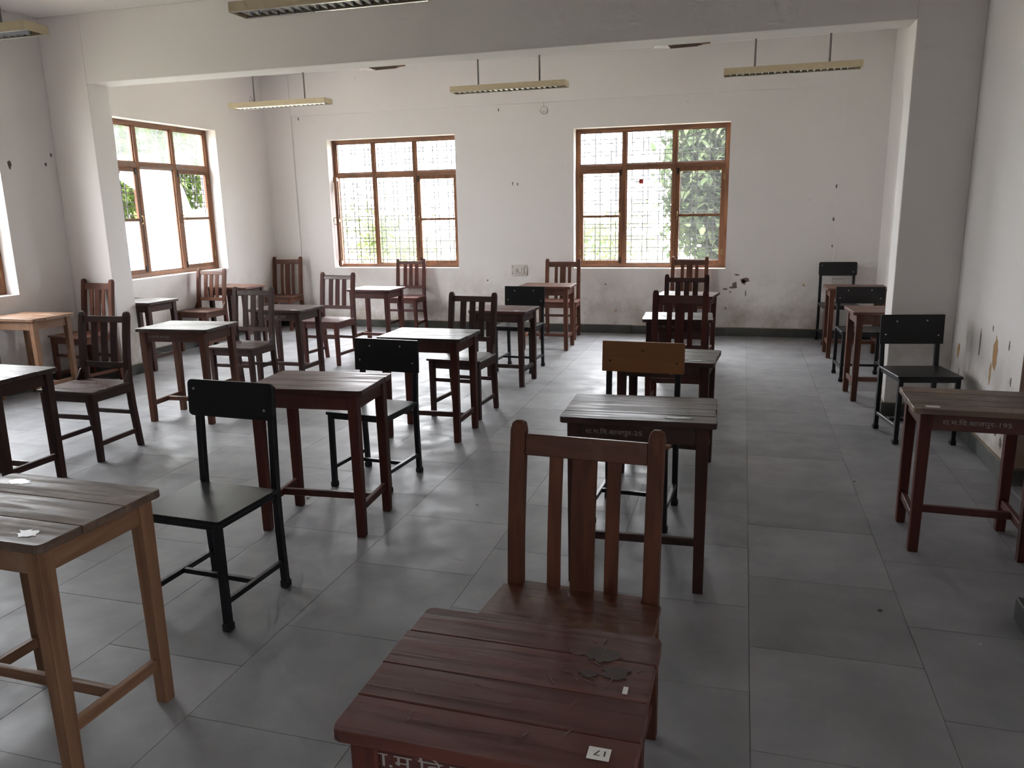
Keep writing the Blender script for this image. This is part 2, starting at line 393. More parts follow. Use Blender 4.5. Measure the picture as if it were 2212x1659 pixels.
# skirting stones
def skirting(name, label, runs, split=1.235):
    root = bpy.data.objects.new(name, None); COL.objects.link(root); struct(root, label, 'baseboard')
    T, Hs = .020, .105
    for (p, q, nx, ny) in runs:
        p, q = Vector(p), Vector(q); Ln = (q-p).length; k = max(1, round(Ln/split)); d = (q-p)/k
        for j in range(k):
            a = p+d*j; b = p+d*(j+1); a2 = a+d.normalized()*.0012; b2 = b-d.normalized()*.0012
            lo = (min(a2.x, b2.x, a2.x+nx*T), min(a2.y, b2.y, a2.y+ny*T), 0); hi = (max(a2.x, b2.x, a2.x+nx*T), max(a2.y, b2.y, a2.y+ny*T), Hs+random.uniform(-.002, .002))
            bx('skirting_stone', lo, hi, M_SKIRT, root, .0015)
            lo2 = (lo[0], lo[1], hi[2]); hi2 = (hi[0] if nx <= 0 or True else 0, hi[1], hi[2]+.006)
            bx('cement_lip', (lo2[0]+(.006 if nx < 0 else 0), lo2[1]+(.006 if ny < 0 else 0), hi[2]), (hi[0]-(.006 if nx > 0 else 0), hi[1]-(.006 if ny > 0 else 0), hi[2]+.007), M_SKTOP, root)
skirting('baseboard_back', 'dark stone skirting along the back wall', [((-6.31, YB), (1.076, YB), 0, -1), ((XL, YB-PILY), (-6.31, YB-PILY), 0, -1), ((1.076, YB-PILY), (XR, YB-PILY), 0, -1)])
pa, pb = PIL[0]; qa, qb = PIL[1]
skirting('baseboard_left', 'dark stone skirting along the left wall and pillar', [((XL, pb), (XL, YB), 1, 0), ((XL, pa), (PXL, pa), 0, -1), ((PXL, pa-.02), (PXL, pb+.02), 1, 0), ((XL, qb), (XL, pa), 1, 0)])
skirting('baseboard_right', 'dark stone skirting along the right wall and pillars', [((XR, pb), (XR, YB), -1, 0), ((PXR-.02, pa), (XR, pa), 0, -1), ((PXR, pa), (PXR, pb+.02), -1, 0), ((XR, DOOR[1]), (XR, pa), -1, 0), ((XR, DOOR[1]), (XR+WT, DOOR[1]), 0, -1)])

# doorway on the right: plaster jamb lining and a closed brown door set back in the wall
dr = bpy.data.objects.new('door_1', None); COL.objects.link(dr); struct(dr, 'brown panelled door in a deep opening of the right wall', 'door')
bx('jamb_lining', (XR+.001, DOOR[1]-.006, .11), (XR+WT-.08, DOOR[1], DOOR[3]), M_JAMB, dr)
bx('door_leaf', (XR+WT-.08, DOOR[0], .01), (XR+WT-.04, DOOR[1]-.006, DOOR[3]-.02), W['midZ'], dr, .003)
for k in range(2):
    for j in range(3):
        y0 = DOOR[0]+.12+k*.58; z0 = .15+j*.72
        bx('door_panel', (XR+WT-.095, y0, z0), (XR+WT-.08, y0+.46, z0+.6), W['redZ'], dr, .006)

bx('threshold', (XR, DOOR[0], -.01), (XR+WT, DOOR[1], .003), M_FLOOR, dr)

# ------------------------------------------------------------------ windows
rodV = {}; rodH = {}
def rod_mesh(Ln, cache):
    k = round(Ln, 3)
    if k not in cache:
        bm = bmesh.new(); tube(bm, [(0, 0, 0), (Ln, 0, 0)], .0065, 6); cache[k] = mesh_of('grille_rod', bm, M_IRON)
    return cache[k]

def build_window(idx, label, loc, rz, Wd, Ht, open_left=False, broken=False, milky=(), tagc=False, haze=M_GLASS):
    root = bpy.data.objects.new('window_%d' % idx, None); COL.objects.link(root); root.location = loc; root.rotation_euler = (0, 0, rz)
    struct(root, label, 'window')
    n0, n1 = .15, .215
    J = .05; MU = .05; TRW = .062; zt = Ht*.725
    m1, m2 = Wd*.327, Wd*.655
    F = W['frameZ']; FX = W['frameX']
    bx('frame_jamb', (0, n0, 0), (J, n1, Ht), F, root, .003); bx('frame_jamb', (Wd-J, n0, 0), (Wd, n1, Ht), F, root, .003)
    bx('frame_head', (J, n0, Ht-J), (Wd-J, n1, Ht), FX, root, .003); bx('frame_cill', (J, n0, 0), (Wd-J, n1, J), FX, root, .003)
    for m in (m1, m2): bx('mullion', (m-MU/2, n0-.003, J), (m+MU/2, n1, Ht-J), F, root, .003)
    for a, b in ((J, m1-MU/2), (m1+MU/2, m2-MU/2), (m2+MU/2, Wd-J)):
        bx('transom', (a, n0-.001, zt-TRW/2), (b, n1, zt+TRW/2), FX, root, .003)
    def bead(a, b, za, zb, nn):
        bmb = bmesh.new(); t = .012
        for lo, hi in (((a, nn, za), (a+t, nn+.02, zb)), ((b-t, nn, za), (b, nn+.02, zb)), ((a+t, nn, za), (b-t, nn+.02, za+t)), ((a+t, nn, zb-t), (b-t, nn+.02, zb))): quadbox(bmb, lo, hi)
        obj('glazing_bead', bmb, W['frameX'], root)
    ng = .185
    for k, (a, b) in enumerate(((J, m1-MU/2), (m1+MU/2, m2-MU/2), (m2+MU/2, Wd-J))):
        bx('pane', (a+.008, ng, zt+TRW/2+.008), (b-.008, ng+.004, Ht-J-.008), M_MILK if ('top', k) in milky else haze, root); bead(a, b, zt+TRW/2, Ht-J, ng-.016)
    bx('pane', (m1+MU/2+.008, ng, J+.008), (m2-MU/2-.008, ng+.004, zt-TRW/2-.008), M_MILK if 'mid' in milky else haze, root); bead(m1+MU/2, m2-MU/2, J, zt-TRW/2, ng-.016)
    if tagc:
        bx('glass_tag', (m1+.19, ng-.002, zt-.22), (m1+.245, ng, zt-.165), M_REDTAG, root, label='small red and white tag stuck on the glass')
        bx('glass_tag', (m1+.14, ng-.002, zt-.2), (m1+.19, ng, zt-.182), M_PAPER, root)
    # side casements
    S = .046
    for side in (0, 1):
        a, b = (J, m1-MU/2) if side == 0 else (m2+MU/2, Wd-J)
        za, zb = J, zt-TRW/2; w, h = b-a, zb-za
        zm = Ht*.375-za
        bm = bmesh.new()
        for lo, hi in (((0, -.018, 0), (S, .018, h)), ((w-S, -.018, 0), (w, .018, h)), ((S, -.018, 0), (w-S, .018, S)), ((S, -.018, h-S), (w-S, .018, h)), ((S, -.014, zm-.016), (w-S, .014, zm+.016))): quadbox(bm, lo, hi)
        sash = obj('sash', bm, F, root, .002)
        if side == 1: hinge_x, mirror = b, -1
        else: hinge_x, mirror = a, 1
        if side == 0 and open_left:
            sash.location = (a+.004, n0-.02, za); sash.rotation_euler = (0, 0, radians(-64))
        else:
            sash.location = (a, n0+.02, za)
        def pn(x0, x1, z0, z1, mat): bx('pane', (x0, -.003, z0), (x1, .001, z1), mat, sash)
        sm = M_MILK if ('sash', side) in milky else haze
        pn(S, w-S, S, zm-.016, sm if not broken else M_MILK)
        if broken:
            bm = bmesh.new()
            if side == 0: poly = [(w-S, zm+.35), (w-S, h-S), (w-S-.20, h-S), (w-S-.24, h-S-.09)]
            else: poly = [(S, zm+.016), (S, h-S-.10), (S+.06, h-S-.16), (S+.12, h-S-.30), (S+.19, h-S-.45), (w-S-.10, zm+.13), (w-S-.06, zm+.016)]
            prism(bm, poly, 'y', -.003, .001); obj('pane_shard', bm, M_MILK, sash, label='broken shard of frosted glass')
            if side == 1:
                bm = bmesh.new(); prism(bm, [(w-S-.05, zm+.016), (w-S, zm+.016), (w-S, zm+.13)], 'y', -.003, .001); obj('pane_shard', bm, M_MILK, sash)
        else: pn(S, w-S, zm+.016, h-S, sm)
        hx = w-S/2 if side == 0 else S/2
        bm = bmesh.new(); tube(bm, [(hx, -.018, zm-.05), (hx, -.05, zm-.04), (hx, -.055, zm), (hx, -.05, zm+.04), (hx, -.018, zm+.05)], .006, 6)
        obj('handle', bm, M_BRASS, sash)
        ex = .006 if side == 0 else w-.006
        for zh in (.12, h-.16):
            bx('hinge', (ex-.012, -.03, zh), (ex+.012, -.016, zh+.07), M_BRASS, sash)
        for zh in (.0, h-.09):   # tower bolts beside the mullion
            bx('tower_bolt', (hx-.012, -.026, zh+.01), (hx+.012, -.018, zh+.085), M_BOLTD, sash)
    # outside safety grille: pairs of thin rods
    ngr = .262
    u = .03
    while u < Wd-.02:
        for du in (0, .066):
            if u+du < Wd-.01: inst('grille_rod', rod_mesh(Ht, rodV), root, (u+du, ngr, 0), (0, radians(-90), 0))
        u += .212
    z = .05
    while z < Ht-.02:
        for dz in (0, .05):
            if z+dz < Ht-.01: inst('grille_rod', rod_mesh(Wd, rodH), root, (0, ngr+.008, z+dz), (0, 0, 0))
        z += .157
    return root
(a, b), (c, d) = WIN_BACK
build_window(1, 'back window with one sash swung open', (a, YB, SILL_B), 0, b-a, HEAD_B-SILL_B, open_left=True, haze=M_CLEAR)
build_window(2, 'back window beside the peeling plaster, tree behind its right side', (c, YB, SILL_B), 0, d-c, HEAD_B-SILL_B, tagc=True, haze=M_CLEAR)
for k, (ya, yb) in enumerate(WIN_LEFT):
    lab = ['left wall window with broken frosted panes', 'left wall window cut by the photo edge', 'left wall window beside the viewer'][k]
    build_window(3+k, lab, (XL, ya, SILL_L), radians(90), yb-ya, HEAD_L-SILL_L, broken=(k == 0), milky=('mid',) if k == 0 else ())

for (ya, yb) in WIN_RIGHT:
    build_window(6, 'right wall window behind the viewer', (XR, yb, SILL_L), radians(-90), yb-ya, HEAD_L-SILL_L)

# ------------------------------------------------------------------ desks
DEV = '\u0930\u093e.\u092e.\u093f\u0935.\u092c\u093e\u091c\u092a\u0941\u0930'      # drawn left to right, vowel sign before its consonant
def lettering(name, body, width, height, mat, parent, loc, rot, label=None, ext=.0003):
    cu = bpy.data.curves.new('letters', 'FONT'); cu.body = body; cu.size = 1.0; cu.extrude = 0
    t = bpy.data.objects.new('letters', cu); COL.objects.link(t)
    dg = bpy.context.evaluated_depsgraph_get(); me = bpy.data.meshes.new_from_object(t.evaluated_get(dg))
    bpy.data.objects.remove(t); bpy.data.curves.remove(cu)
    xs = [v.co.x for v in me.vertices]; ys = [v.co.y for v in me.vertices]
    sx = width/(max(xs)-min(xs)); sy = height/(max(ys)-min(ys)); cx_ = (max(xs)+min(xs))/2; cy_ = (max(ys)+min(ys))/2
    for v in me.vertices: v.co = ((v.co.x-cx_)*sx, (v.co.y-cy_)*sy, 0)
    me.materials.clear(); me.materials.append(mat); me.name = name
    o = bpy.data.objects.new(name, me); COL.objects.link(o); o.parent = parent; o.location = loc; o.rotation_euler = rot
    if label: o['label'] = label
    return o

def blob(cx_, cy_, rx, ry, nn, jit, rng):
    return [(cx_+rx*cos(2*pi*k/nn)*(1+rng.uniform(-jit, jit)), cy_+ry*sin(2*pi*k/nn)*(1+rng.uniform(-jit, jit))) for k in range(nn)]

def desk(x, y, rz, w, d, h, label, top='red', legs='red', planks=4, text=None, tw=.25, th=.034, tx=-.06, tz=None, seed=1, sticker=None, ink=None):
    rng = random.Random(seed)
    t = thing('classroom_desk', label, 'desk', (x, y, 0), rz, 'desks')
    TT, OV = .027, .030
    cuts = [0]
    for k in range(planks): cuts.append(cuts[-1]+rng.uniform(.8, 1.2))
    cuts = [-d/2 + c/cuts[-1]*d for c in cuts]
    for k in range(planks):
        e0, e1 = rng.uniform(-.004, .003), rng.uniform(-.003, .004)
        bm = bmesh.new(); y0, y1 = cuts[k]+.0008, cuts[k+1]-.0008; dz = rng.uniform(-.0012, 0)
        x0, x1 = -w/2+e0, w/2+e1; cr = .018
        if k == 0: poly = [(x0+cr, y0), (x1-cr, y0), (x1-cr*.3, y0+cr*.3), (x1, y0+cr), (x1, y1), (x0, y1), (x0, y0+cr), (x0+cr*.3, y0+cr*.3)]
        elif k == planks-1: poly = [(x0, y0), (x1, y0), (x1, y1-cr), (x1-cr*.3, y1-cr*.3), (x1-cr, y1), (x0+cr, y1), (x0+cr*.3, y1-cr*.3), (x0, y1-cr)]
        else: poly = [(x0, y0), (x1, y0), (x1, y1), (x0, y1)]
        prism(bm, poly, 'z', h-TT+dz, h+dz); obj('plank', bm, W[top+'X'], t, .0022)
    zt = h-TT; LT, LB = .027, .022; ix, iy = w/2-OV-LT, d/2-OV*.6-LT
    for sx in (-1, 1):
        for sy in (-1, 1):
            bm = bmesh.new(); frustum(bm, (sx*(ix+.002), sy*(iy+.002), 0), (LB, LB), (sx*ix, sy*iy, zt), (LT, LT)); obj('leg', bm, W[legs+'Z'], t, .003)
    AH = .082
    for sy in (-1, 1):
        bx('apron', (-ix+LT, sy*(iy+.006)-.011, zt-AH), (ix-LT, sy*(iy+.006)+.011, zt-.0005), W[legs+'X'], t, .002)
    for sx in (-1, 1):
        bx('apron', (sx*(ix+.006)-.011, -iy+LT, zt-AH), (sx*(ix+.006)+.011, iy-LT, zt-.0005), W[legs+'Y'], t, .002)
        bx('side_stretcher', (sx*ix-.013, -iy+LB, .135), (sx*ix+.013, iy-LB, .175), W[legs+'Y'], t, .003)
    bx('cross_stretcher', (-ix+.013, -.013, .136), (ix-.013, .013, .173), W[legs+'X'], t, .003)
    fy = -(iy+.006)-.0115
    if text:
        lettering('painted_number', text, tw, th, ink or M_PAINT, t, (tx, fy-.0004, (zt-AH/2) if tz is None else tz), (radians(90), 0, 0), 'hand painted letters and number')
    if sticker:
        for (sx_, sy_, a_, b_, kind) in sticker:
            if kind == 'paper': bx('paper_label', (sx_-a_/2, sy_-b_/2, h), (sx_+a_/2, sy_+b_/2, h+.0006), M_PAPER, t, label='white paper label')
            elif kind == 'worn':
                bm = bmesh.new(); prism(bm, blob(sx_, sy_, a_/2, b_/2, 18, .35, rng), 'z', h-.0005, h+.0005); obj('worn_label', bm, M_TAPE, t, label='torn remains of a white label')
    return t

C_, D_ = 'left', 'right'
desk(-0.4194, 1.3707, -.008, .5634, .4782, .7377, 'reddish-brown desk nearest the viewer, bearing the white 17 paper label', 'red', 'red', 4, DEV+'-17', .40, .05, -.02, None, 11)
d17 = bpy.data.objects['classroom_desk']
desk(-2.1716, 1.8248, -.0202, .6501, .4823, .7829, 'worn tan desk cut by the lower left edge of the photo', 'grey', 'light', 3, None, seed=12, sticker=[(.215, -.175, .075, .05, 'worn'), (-.22, .17, .09, .05, 'worn')])
desk(-4.4966, 3.6796, 0, .62, .465, .7405, 'dark desk cut by the left photo edge, in front of the darkest chair', 'dark', 'dark', 3, seed=13)
desk(-6.39, 5.728, -.005, .613, .46, .785, 'pale yellow-brown desk by the left wall, cut by the photo edge', 'light', 'light', 3, seed=14)
desk(-6.388, 7.20, -.057, .61, .46, .757, 'small dark desk half hidden behind the left pillar', 'dark', 'dark', 3, seed=15)
desk(-6.345, 8.85, -.016, .608, .459, .757, 'brown desk in the far left corner, in front of the corner chair', 'mid', 'dark', 3, seed=16)
desk(-4.3867, 5.4211, .0555, .6482, .4768, .7845, 'brown desk with faint worn lettering right of the left pillar', 'dark', 'mid', 3, DEV, .20, .03, -.12, None, 17)
desk(-4.4166, 6.9583, -.0208, .599, .4592, .7396, 'brown desk painted with number 107', 'dark', 'dark', 3, DEV+'-107', .36, .034, -.06, None, 18, [(.20, -.19, .06, .035, 'paper')])
desk(-4.3651, 8.9178, -.0543, .5895, .4603, .737, 'glossy reddish desk below the back window with the open sash', 'red', 'red', 3, seed=19)
desk(-2.2296, 5.4014, -.0102, .658, .4752, .7754, 'dark reddish desk with a glaring top behind the black chair in mid room', 'dark', 'red', 3, seed=20)
desk(-2.1494, 3.645, .0754, .6526, .4559, .7985, 'reddish plank-topped desk just behind the nearest black chair', 'red', 'red', 4, seed=21)
desk(-2.2055, 7.2657, -.0572, .5833, .4645, .729, 'dark reddish desk in front of the black chair below the wall socket', 'red', 'dark', 3, seed=22, sticker=[(.19, -.17, .06, .035, 'worn')])
desk(-2.2435, 9.2253, .0111, .6359, .4684, .7668, 'reddish-brown desk just right of the black chair below the wall socket', 'mid', 'mid', 3, '-19', .055, .03, -.02, None, 23)
desk(-0.4117, 3.4565, .0412, .6641, .4553, .7893, 'dark desk painted with number 25, behind the nearest wooden chair', 'dark', 'dark', 4, DEV+'-25', .245, .032, -.10, None, 24, [(.17, -.16, .11, .03, 'worn')])
desk(-0.429, 4.9746, -.059, .62, .4684, .7517, 'dark desk painted with number 34, behind the orange-backed chair', 'dark', 'dark', 4, DEV+'-34', .26, .034, .0, None, 25, [(.19, -.16, .13, .035, 'worn')])
desk(-0.5141, 6.8922, .0566, .5824, .4663, .7376, 'dark desk seen through the slats of the nearer chair under the right window', 'dark', 'dark', 4, DEV+'-25', .26, .03, -.07, None, 26)
desk(-0.5476, 8.5963, -.1305, .6079, .4666, .7464, 'red-brown desk right before the chair under the right window', 'red', 'red', 3, seed=27)
desk(1.1024, 4.157, -.0267, .5782, .4685, .7294, 'brown desk painted with number 195 at the right edge', 'grey', 'red', 4, DEV+'-195', .285, .036, -.020, None, 28, [(-.205, -.185, .06, .035, 'paper')])
desk(1.2131, 7.3034, .0559, .62, .4651, .774, 'red-brown desk half hidden by the right pillar', 'mid', 'mid', 3, seed=29)
desk(1.2047, 9.2947, .009, .62, .4659, .7692, 'brown desk in the far right corner', 'mid', 'mid', 3, seed=30)
# sticker 17 (read by the sitter), scratches and chalky blots on the nearest desk
bx('paper_label', (.196, -.192, .7377), (.236, -.160, .7384), M_PAPER, d17, label='white paper label with number 17')
lettering('printed_number', '17', .021, .014, M_INK, d17, (.217, -.175, .7387), (0, 0, radians(180)))
rng = random.Random(3)
for k in range(34):
    if k < 22: px_, py_ = rng.gauss(.165, .045), rng.gauss(.085, .06)
    else: px_, py_ = rng.uniform(-.26, .22), rng.uniform(-.2, .2)
    if abs(px_) > .26 or abs(py_) > .22: continue
    a = rng.uniform(0, pi); Ls = rng.uniform(.004, .018); ww = rng.uniform(.0004, .0013)
    ca, sa = cos(a), sin(a)
    bm = bmesh.new(); prism(bm, [(px_-ca*Ls+sa*ww*rng.random(), py_-sa*Ls), (px_+sa*ww, py_-ca*ww), (px_+ca*Ls, py_+sa*Ls), (px_-sa*ww, py_+ca*ww)], 'z', .7368, .7379); obj('scratch', bm, M_SCR, d17)
for sx_, sy_, ra, rb in ((.165, .135, .035, .028), (.205, .075, .030, .022), (.15, .06, .018, .012)):
    bm = bmesh.new(); prism(bm, blob(sx_, sy_, ra, rb, 20, .28, rng), 'z', .7366, .7378); obj('ink_stain', bm, M_STAIN, d17)
bx('paint_fleck', (.228, .010, .7365), (.238, .033, .7381), M_PAPER, d17)

# ------------------------------------------------------------------ wooden chairs
def wood_chair(x, y, rz, ht, wp, hs, label, tone, kind):
    t = thing('wooden_chair', label, 'chair', (x, y, 0), rz, 'wooden chairs')
    X, Y, Z = W[tone+'X'], W[tone+'Y'], W[tone+'Z']
    PW = .024 if kind == 'A' else .022; PT = .019
    hx = wp/2
    path = [(.232, 0), (.212, .16), (.196, .33), (.190, hs), (.200, hs+.16), (.222, hs+.33), (.246, ht-.03), (.250, ht-.008), (.2505, ht)]
    hw = [PW*.85, PW*.95, PW, PW, PW, PW, PW, PW*.8, PW*.4]
    for s in (-1, 1):
        bm = bmesh.new(); sweep(bm, s*hx, path, hw, [PT*.9]+[PT]*6+[PT*.85, PT*.45]); obj('back_post', bm, Z, t, .002)
    def yz(z):
        for (a, b) in zip(path, path[1:]):
            if a[1] <= z <= b[1]: return a[0]+(b[0]-a[0])*(z-a[1])/(b[1]-a[1])
        return path[-1][0]
    sw = wp/2+PW+.012; fw = sw-.006
    SD = .400; yf = -SD/2
    # seat board notched round the posts
    bm = bmesh.new(); prism(bm, [(-sw-.012, yf), (sw+.012, yf), (sw, .165), (hx-PW-.002, .165), (hx-PW-.002, .205), (-hx+PW+.002, .205), (-hx+PW+.002, .165), (-sw, .165)], 'z', hs-.018, hs)
    obj('seat', bm, X, t, .003)
    AH = .062
    bx('seat_rail', (-fw+.02, yf+.018, hs-.018-AH), (fw-.02, yf+.040, hs-.0185), X, t, .002)
    bx('seat_rail', (-hx+PW, .180, hs-.018-AH), (hx-PW, .200, hs-.0185), X, t, .002)
    for s in (-1, 1):
        bm = bmesh.new(); xi, xo = s*(fw-.024), s*(fw-.002)
        quadbox(bm, (min(xi, xo), yf+.05, hs-.018-AH), (max(xi, xo), .172, hs-.0185)); obj('seat_rail', bm, Y, t, .002)
        bm = bmesh.new(); frustum(bm, (s*(fw-.020), yf+.032, 0), (.019, .019), (s*(fw-.022), yf+.032, hs-.0185), (.023, .023)); obj('front_leg', bm, Z, t, .003)
        xa = s*(fw-.022); xb = s*hx
        bm = bmesh.new()
        v0, v1 = Vector((xa, yf+.052, .125)), Vector((xb, .200, .125))
        pv = [(v0.x-.010, v0.y), (v0.x+.010, v0.y), (v1.x+.010, v1.y), (v1.x-.010, v1.y)]
        prism(bm, pv, 'z', .108, .140); obj('side_stretcher', bm, Y, t, .002)
    bx('front_stretcher', (-fw+.04, yf+.022, .300), (fw-.04, yf+.042, .330), X, t, .002)
    bx('back_stretcher', (-hx+PW, .190, .250), (hx-PW, .206, .280), X, t, .002)
    if kind == 'A':
        z1, z0 = ht-.041, ht-.108; zb = hs-.005
        slats = [(-.0905, .021), (0, .038), (.0905, .021)]
        k = (hx-PW)/.19
        slats = [(c*k, w_) for c, w_ in slats]
    else:
        z1, z0 = ht-.034, ht-.080; zb = hs+.130
        k = (hx-PW)/.17
        slats = [(-.083*k, .026), (0, .026), (.083*k, .026)]
        bm = bmesh.new(); sweep(bm, 0, [(yz(hs+.092), hs+.092), (yz(hs+.132), hs+.132)], hx-PW, .010); obj('lower_back_rail', bm, X, t, .002)
        for s in (-1, 1):      # triangular corner brackets between seat and post
            xb0, xb1 = s*(hx+.010), s*(hx+.016+.006)
            bm = bmesh.new(); prism(bm, [(.182, hs+.085), (.178, hs), (.125, hs), (.128, hs+.012), (.170, hs+.075)], 'x', min(xb0, xb1), max(xb0, xb1)); obj('corner_bracket', bm, X, t, .001)
    bm = bmesh.new(); ym = (yz(z0)+yz(z1))/2
    sweep(bm, 0, [(yz(z0), z0), (yz(z1), z1)], hx-PW, .011); obj('top_rail', bm, X, t, .003)
    for c, w_ in slats:
        zs = [zb+(z0+.004-zb)*q/4 for q in range(5)]
        bm = bmesh.new(); sweep(bm, c, [(yz(z)+.0, z) for z in zs], w_, .007); obj('slat', bm, Z, t, .0015)
    return t

CH = [
 (-.4509, 2.0346, -.0585, 1.0264, .4349, .5023, 'reddish-brown wooden chair nearest the viewer, behind the desk labelled 17', 'mid', 'A'),
 (-4.4523, 4.3783, .0106, 1.0003, .3877, .5046, 'darkest wooden slat-back chair, with curved back legs, at left', 'dark', 'B'),
 (-6.392, 6.325, -.1522, 1.047, .409, .515, 'brown wooden chair standing against the left pillar', 'mid', 'A'),
 (-6.486, 8.306, -.0731, 1.003, .402, .507, 'brown wooden chair under the broken left window', 'mid', 'B'),
 (-4.4455, 6.2125, -.0045, .9948, .3948, .4872, 'dark wooden chair in front of the desk painted 107', 'dark', 'B'),
 (-6.4735, 10.0923, .0315, 1.0361, .4278, .4882, 'brown wooden chair in the far left corner', 'mid', 'A'),
 (-4.4567, 7.8505, -.0784, .9993, .404, .4933, 'reddish wooden chair just behind the desk painted 107', 'red', 'B'),
 (-4.5244, 10.165, .0155, 1.0013, .3979, .4941, 'reddish wooden chair against the wall under the back window with the open sash', 'red', 'B'),
 (-2.1908, 6.0137, -.0772, .9913, .3903, .4911, 'dark wooden slat-back chair in mid room, behind the glaring desk top', 'dark', 'B'),
 (-2.2608, 9.9614, .0316, 1.0131, .4213, .4932, 'brown wooden chair against the back wall right of the wall socket', 'mid', 'A'),
 (-.4755, 6.3664, .0025, .9874, .4054, .485, 'dark reddish chair behind the desk painted 34, nearest of three in line', 'red', 'A'),
 (-.526, 7.8592, -.0025, .9929, .3953, .4825, 'dark wooden chair, middle of three in line under the right window', 'dark', 'B'),
 (-.6452, 10.165, .0023, 1.0253, .4233, .485, 'brown wooden chair against the wall under the right back window', 'mid', 'A'),
]
for c in CH: wood_chair(*c)

# ------------------------------------------------------------------ steel-framed chairs
def steel_chair(x, y, rz, ht, hb, wb, hs, label, board, seat_m, rad, bolts, bolt_m):
    t = thing('steel_chair', label, 'chair', (x, y, 0), rz, 'steel-framed chairs')
    q = .0150; fx, fy = .1925, .195; sw, sd = .430, .420
    for s in (-1, 1):
        bm = bmesh.new(); frustum(bm, (s*fx, -fy, 0), (q, q), (s*(fx-.004), -fy+.002, hs-.019), (q, q)); lg = obj('front_leg', bm, M_BLACK, t, .002)
        bx('foot_cap', (s*fx-.0195, -fy-.0195, 0), (s*fx+.0195, -fy+.0195, .034), M_CAP, lg, .004)
        bm = bmesh.new(); sweep(bm, s*fx, [(fy+.012, 0), (fy, hs*.6), (fy, hs), (fy+.016, hb+.02), (fy+.024, ht-.02)], q, q); lg = obj('back_leg', bm, M_BLACK, t, .002)
        bx('foot_cap', (s*fx-.0195, fy-.0075, 0), (s*fx+.0195, fy+.0315, .034), M_CAP, lg, .004)
        bx('side_stretcher', (s*fx-.011, -fy+q, .114), (s*fx+.011, fy-q+.006, .138), M_BLACK, t, .002)
        bx('seat_frame_bar', (s*(fx-.004)-.010, -fy+q, hs-.045), (s*(fx-.004)+.010, fy-q, hs-.0195), M_BLACK, t, .002)
    for yy in (-fy, fy-.002):
        bx('seat_frame_bar', (-fx+q, yy-.010, hs-.045), (fx-q, yy+.010, hs-.0195), M_BLACK, t, .002)
    bx('cross_stretcher', (-fx+.011, -.011, .115), (fx-.011, .011, .137), M_BLACK, t, .002)
    bm = bmesh.new(); prism(bm, rrect(-sw/2, sw/2, -sd/2-.008, sd/2-.032, .012, 3), 'z', hs-.019, hs); obj('seat', bm, seat_m, t, .0025)
    lean = math.atan2(.008, ht-hb-.04)
    bm = bmesh.new(); H2 = (ht-hb)/2; prism(bm, rrect(-wb/2, wb/2, -H2, H2, rad, 4), 'y', -.008, .008)
    br = obj('back_board', bm, board, t, .002); br.location = (0, fy+.020-.0150-.010, (ht+hb)/2); br.rotation_euler = (-lean, 0, 0)
    for (bx_, bz_) in bolts:
        bm = bmesh.new(); tube(bm, [(bx_*wb/2, -.0115, bz_*H2), (bx_*wb/2, -.007, bz_*H2)], .0058, 10); obj('bolt', bm, bolt_m, br)
    return t
B4 = [(-.5, .55), (.45, .6), (-.83, -.35), (.83, -.4)]
B2 = [(-.84, .5), (.80, -.45)]
steel_chair(-2.153, 2.6846, -.0457, .9596, .7951, .4492, .4851, 'black steel-framed chair nearest the viewer, at left, with rounded back board', M_BLAM, M_BLAM, .022, B2, M_BOLT)
steel_chair(-2.1804, 4.3227, -.0779, .8763, .6692, .4602, .4851, 'black steel-framed chair between the plank-topped and the glaring desk in mid room', M_BLAM, M_BLAM, .004, B4, M_BOLT)
steel_chair(-2.2309, 7.8895, -.0662, .8592, .6471, .4482, .4817, 'black steel-framed chair directly below the wall socket', M_BLAM, M_BLAM, .004, B4, M_BOLT)
steel_chair(-.5165, 4.1134, -.0546, .9418, .7707, .4557, .48, 'steel-framed chair with an orange back board', M_ORANGE, M_TAN, .004, [(-.8, -.3), (0, .45), (.82, -.3)], M_BOLTD)
steel_chair(1.147, 10.16, .1008, .9617, .7953, .4408, .4721, 'black steel-framed chair against the back wall in the far right corner', M_BLAM, M_BLAM, .02, B2, M_BOLT)
steel_chair(1.1324, 8.0887, .0544, .8656, .7045, .4463, .4829, 'black steel-framed chair between the two desks behind the right pillar', M_BLAM, M_BLAM, .004, B4, M_BOLT)
steel_chair(1.2476, 6.0673, .1762, .8661, .652, .4426, .4895, 'black steel-framed chair right in front of the right pillar', M_BLAM, M_BLAM, .004, B4, M_BOLT)

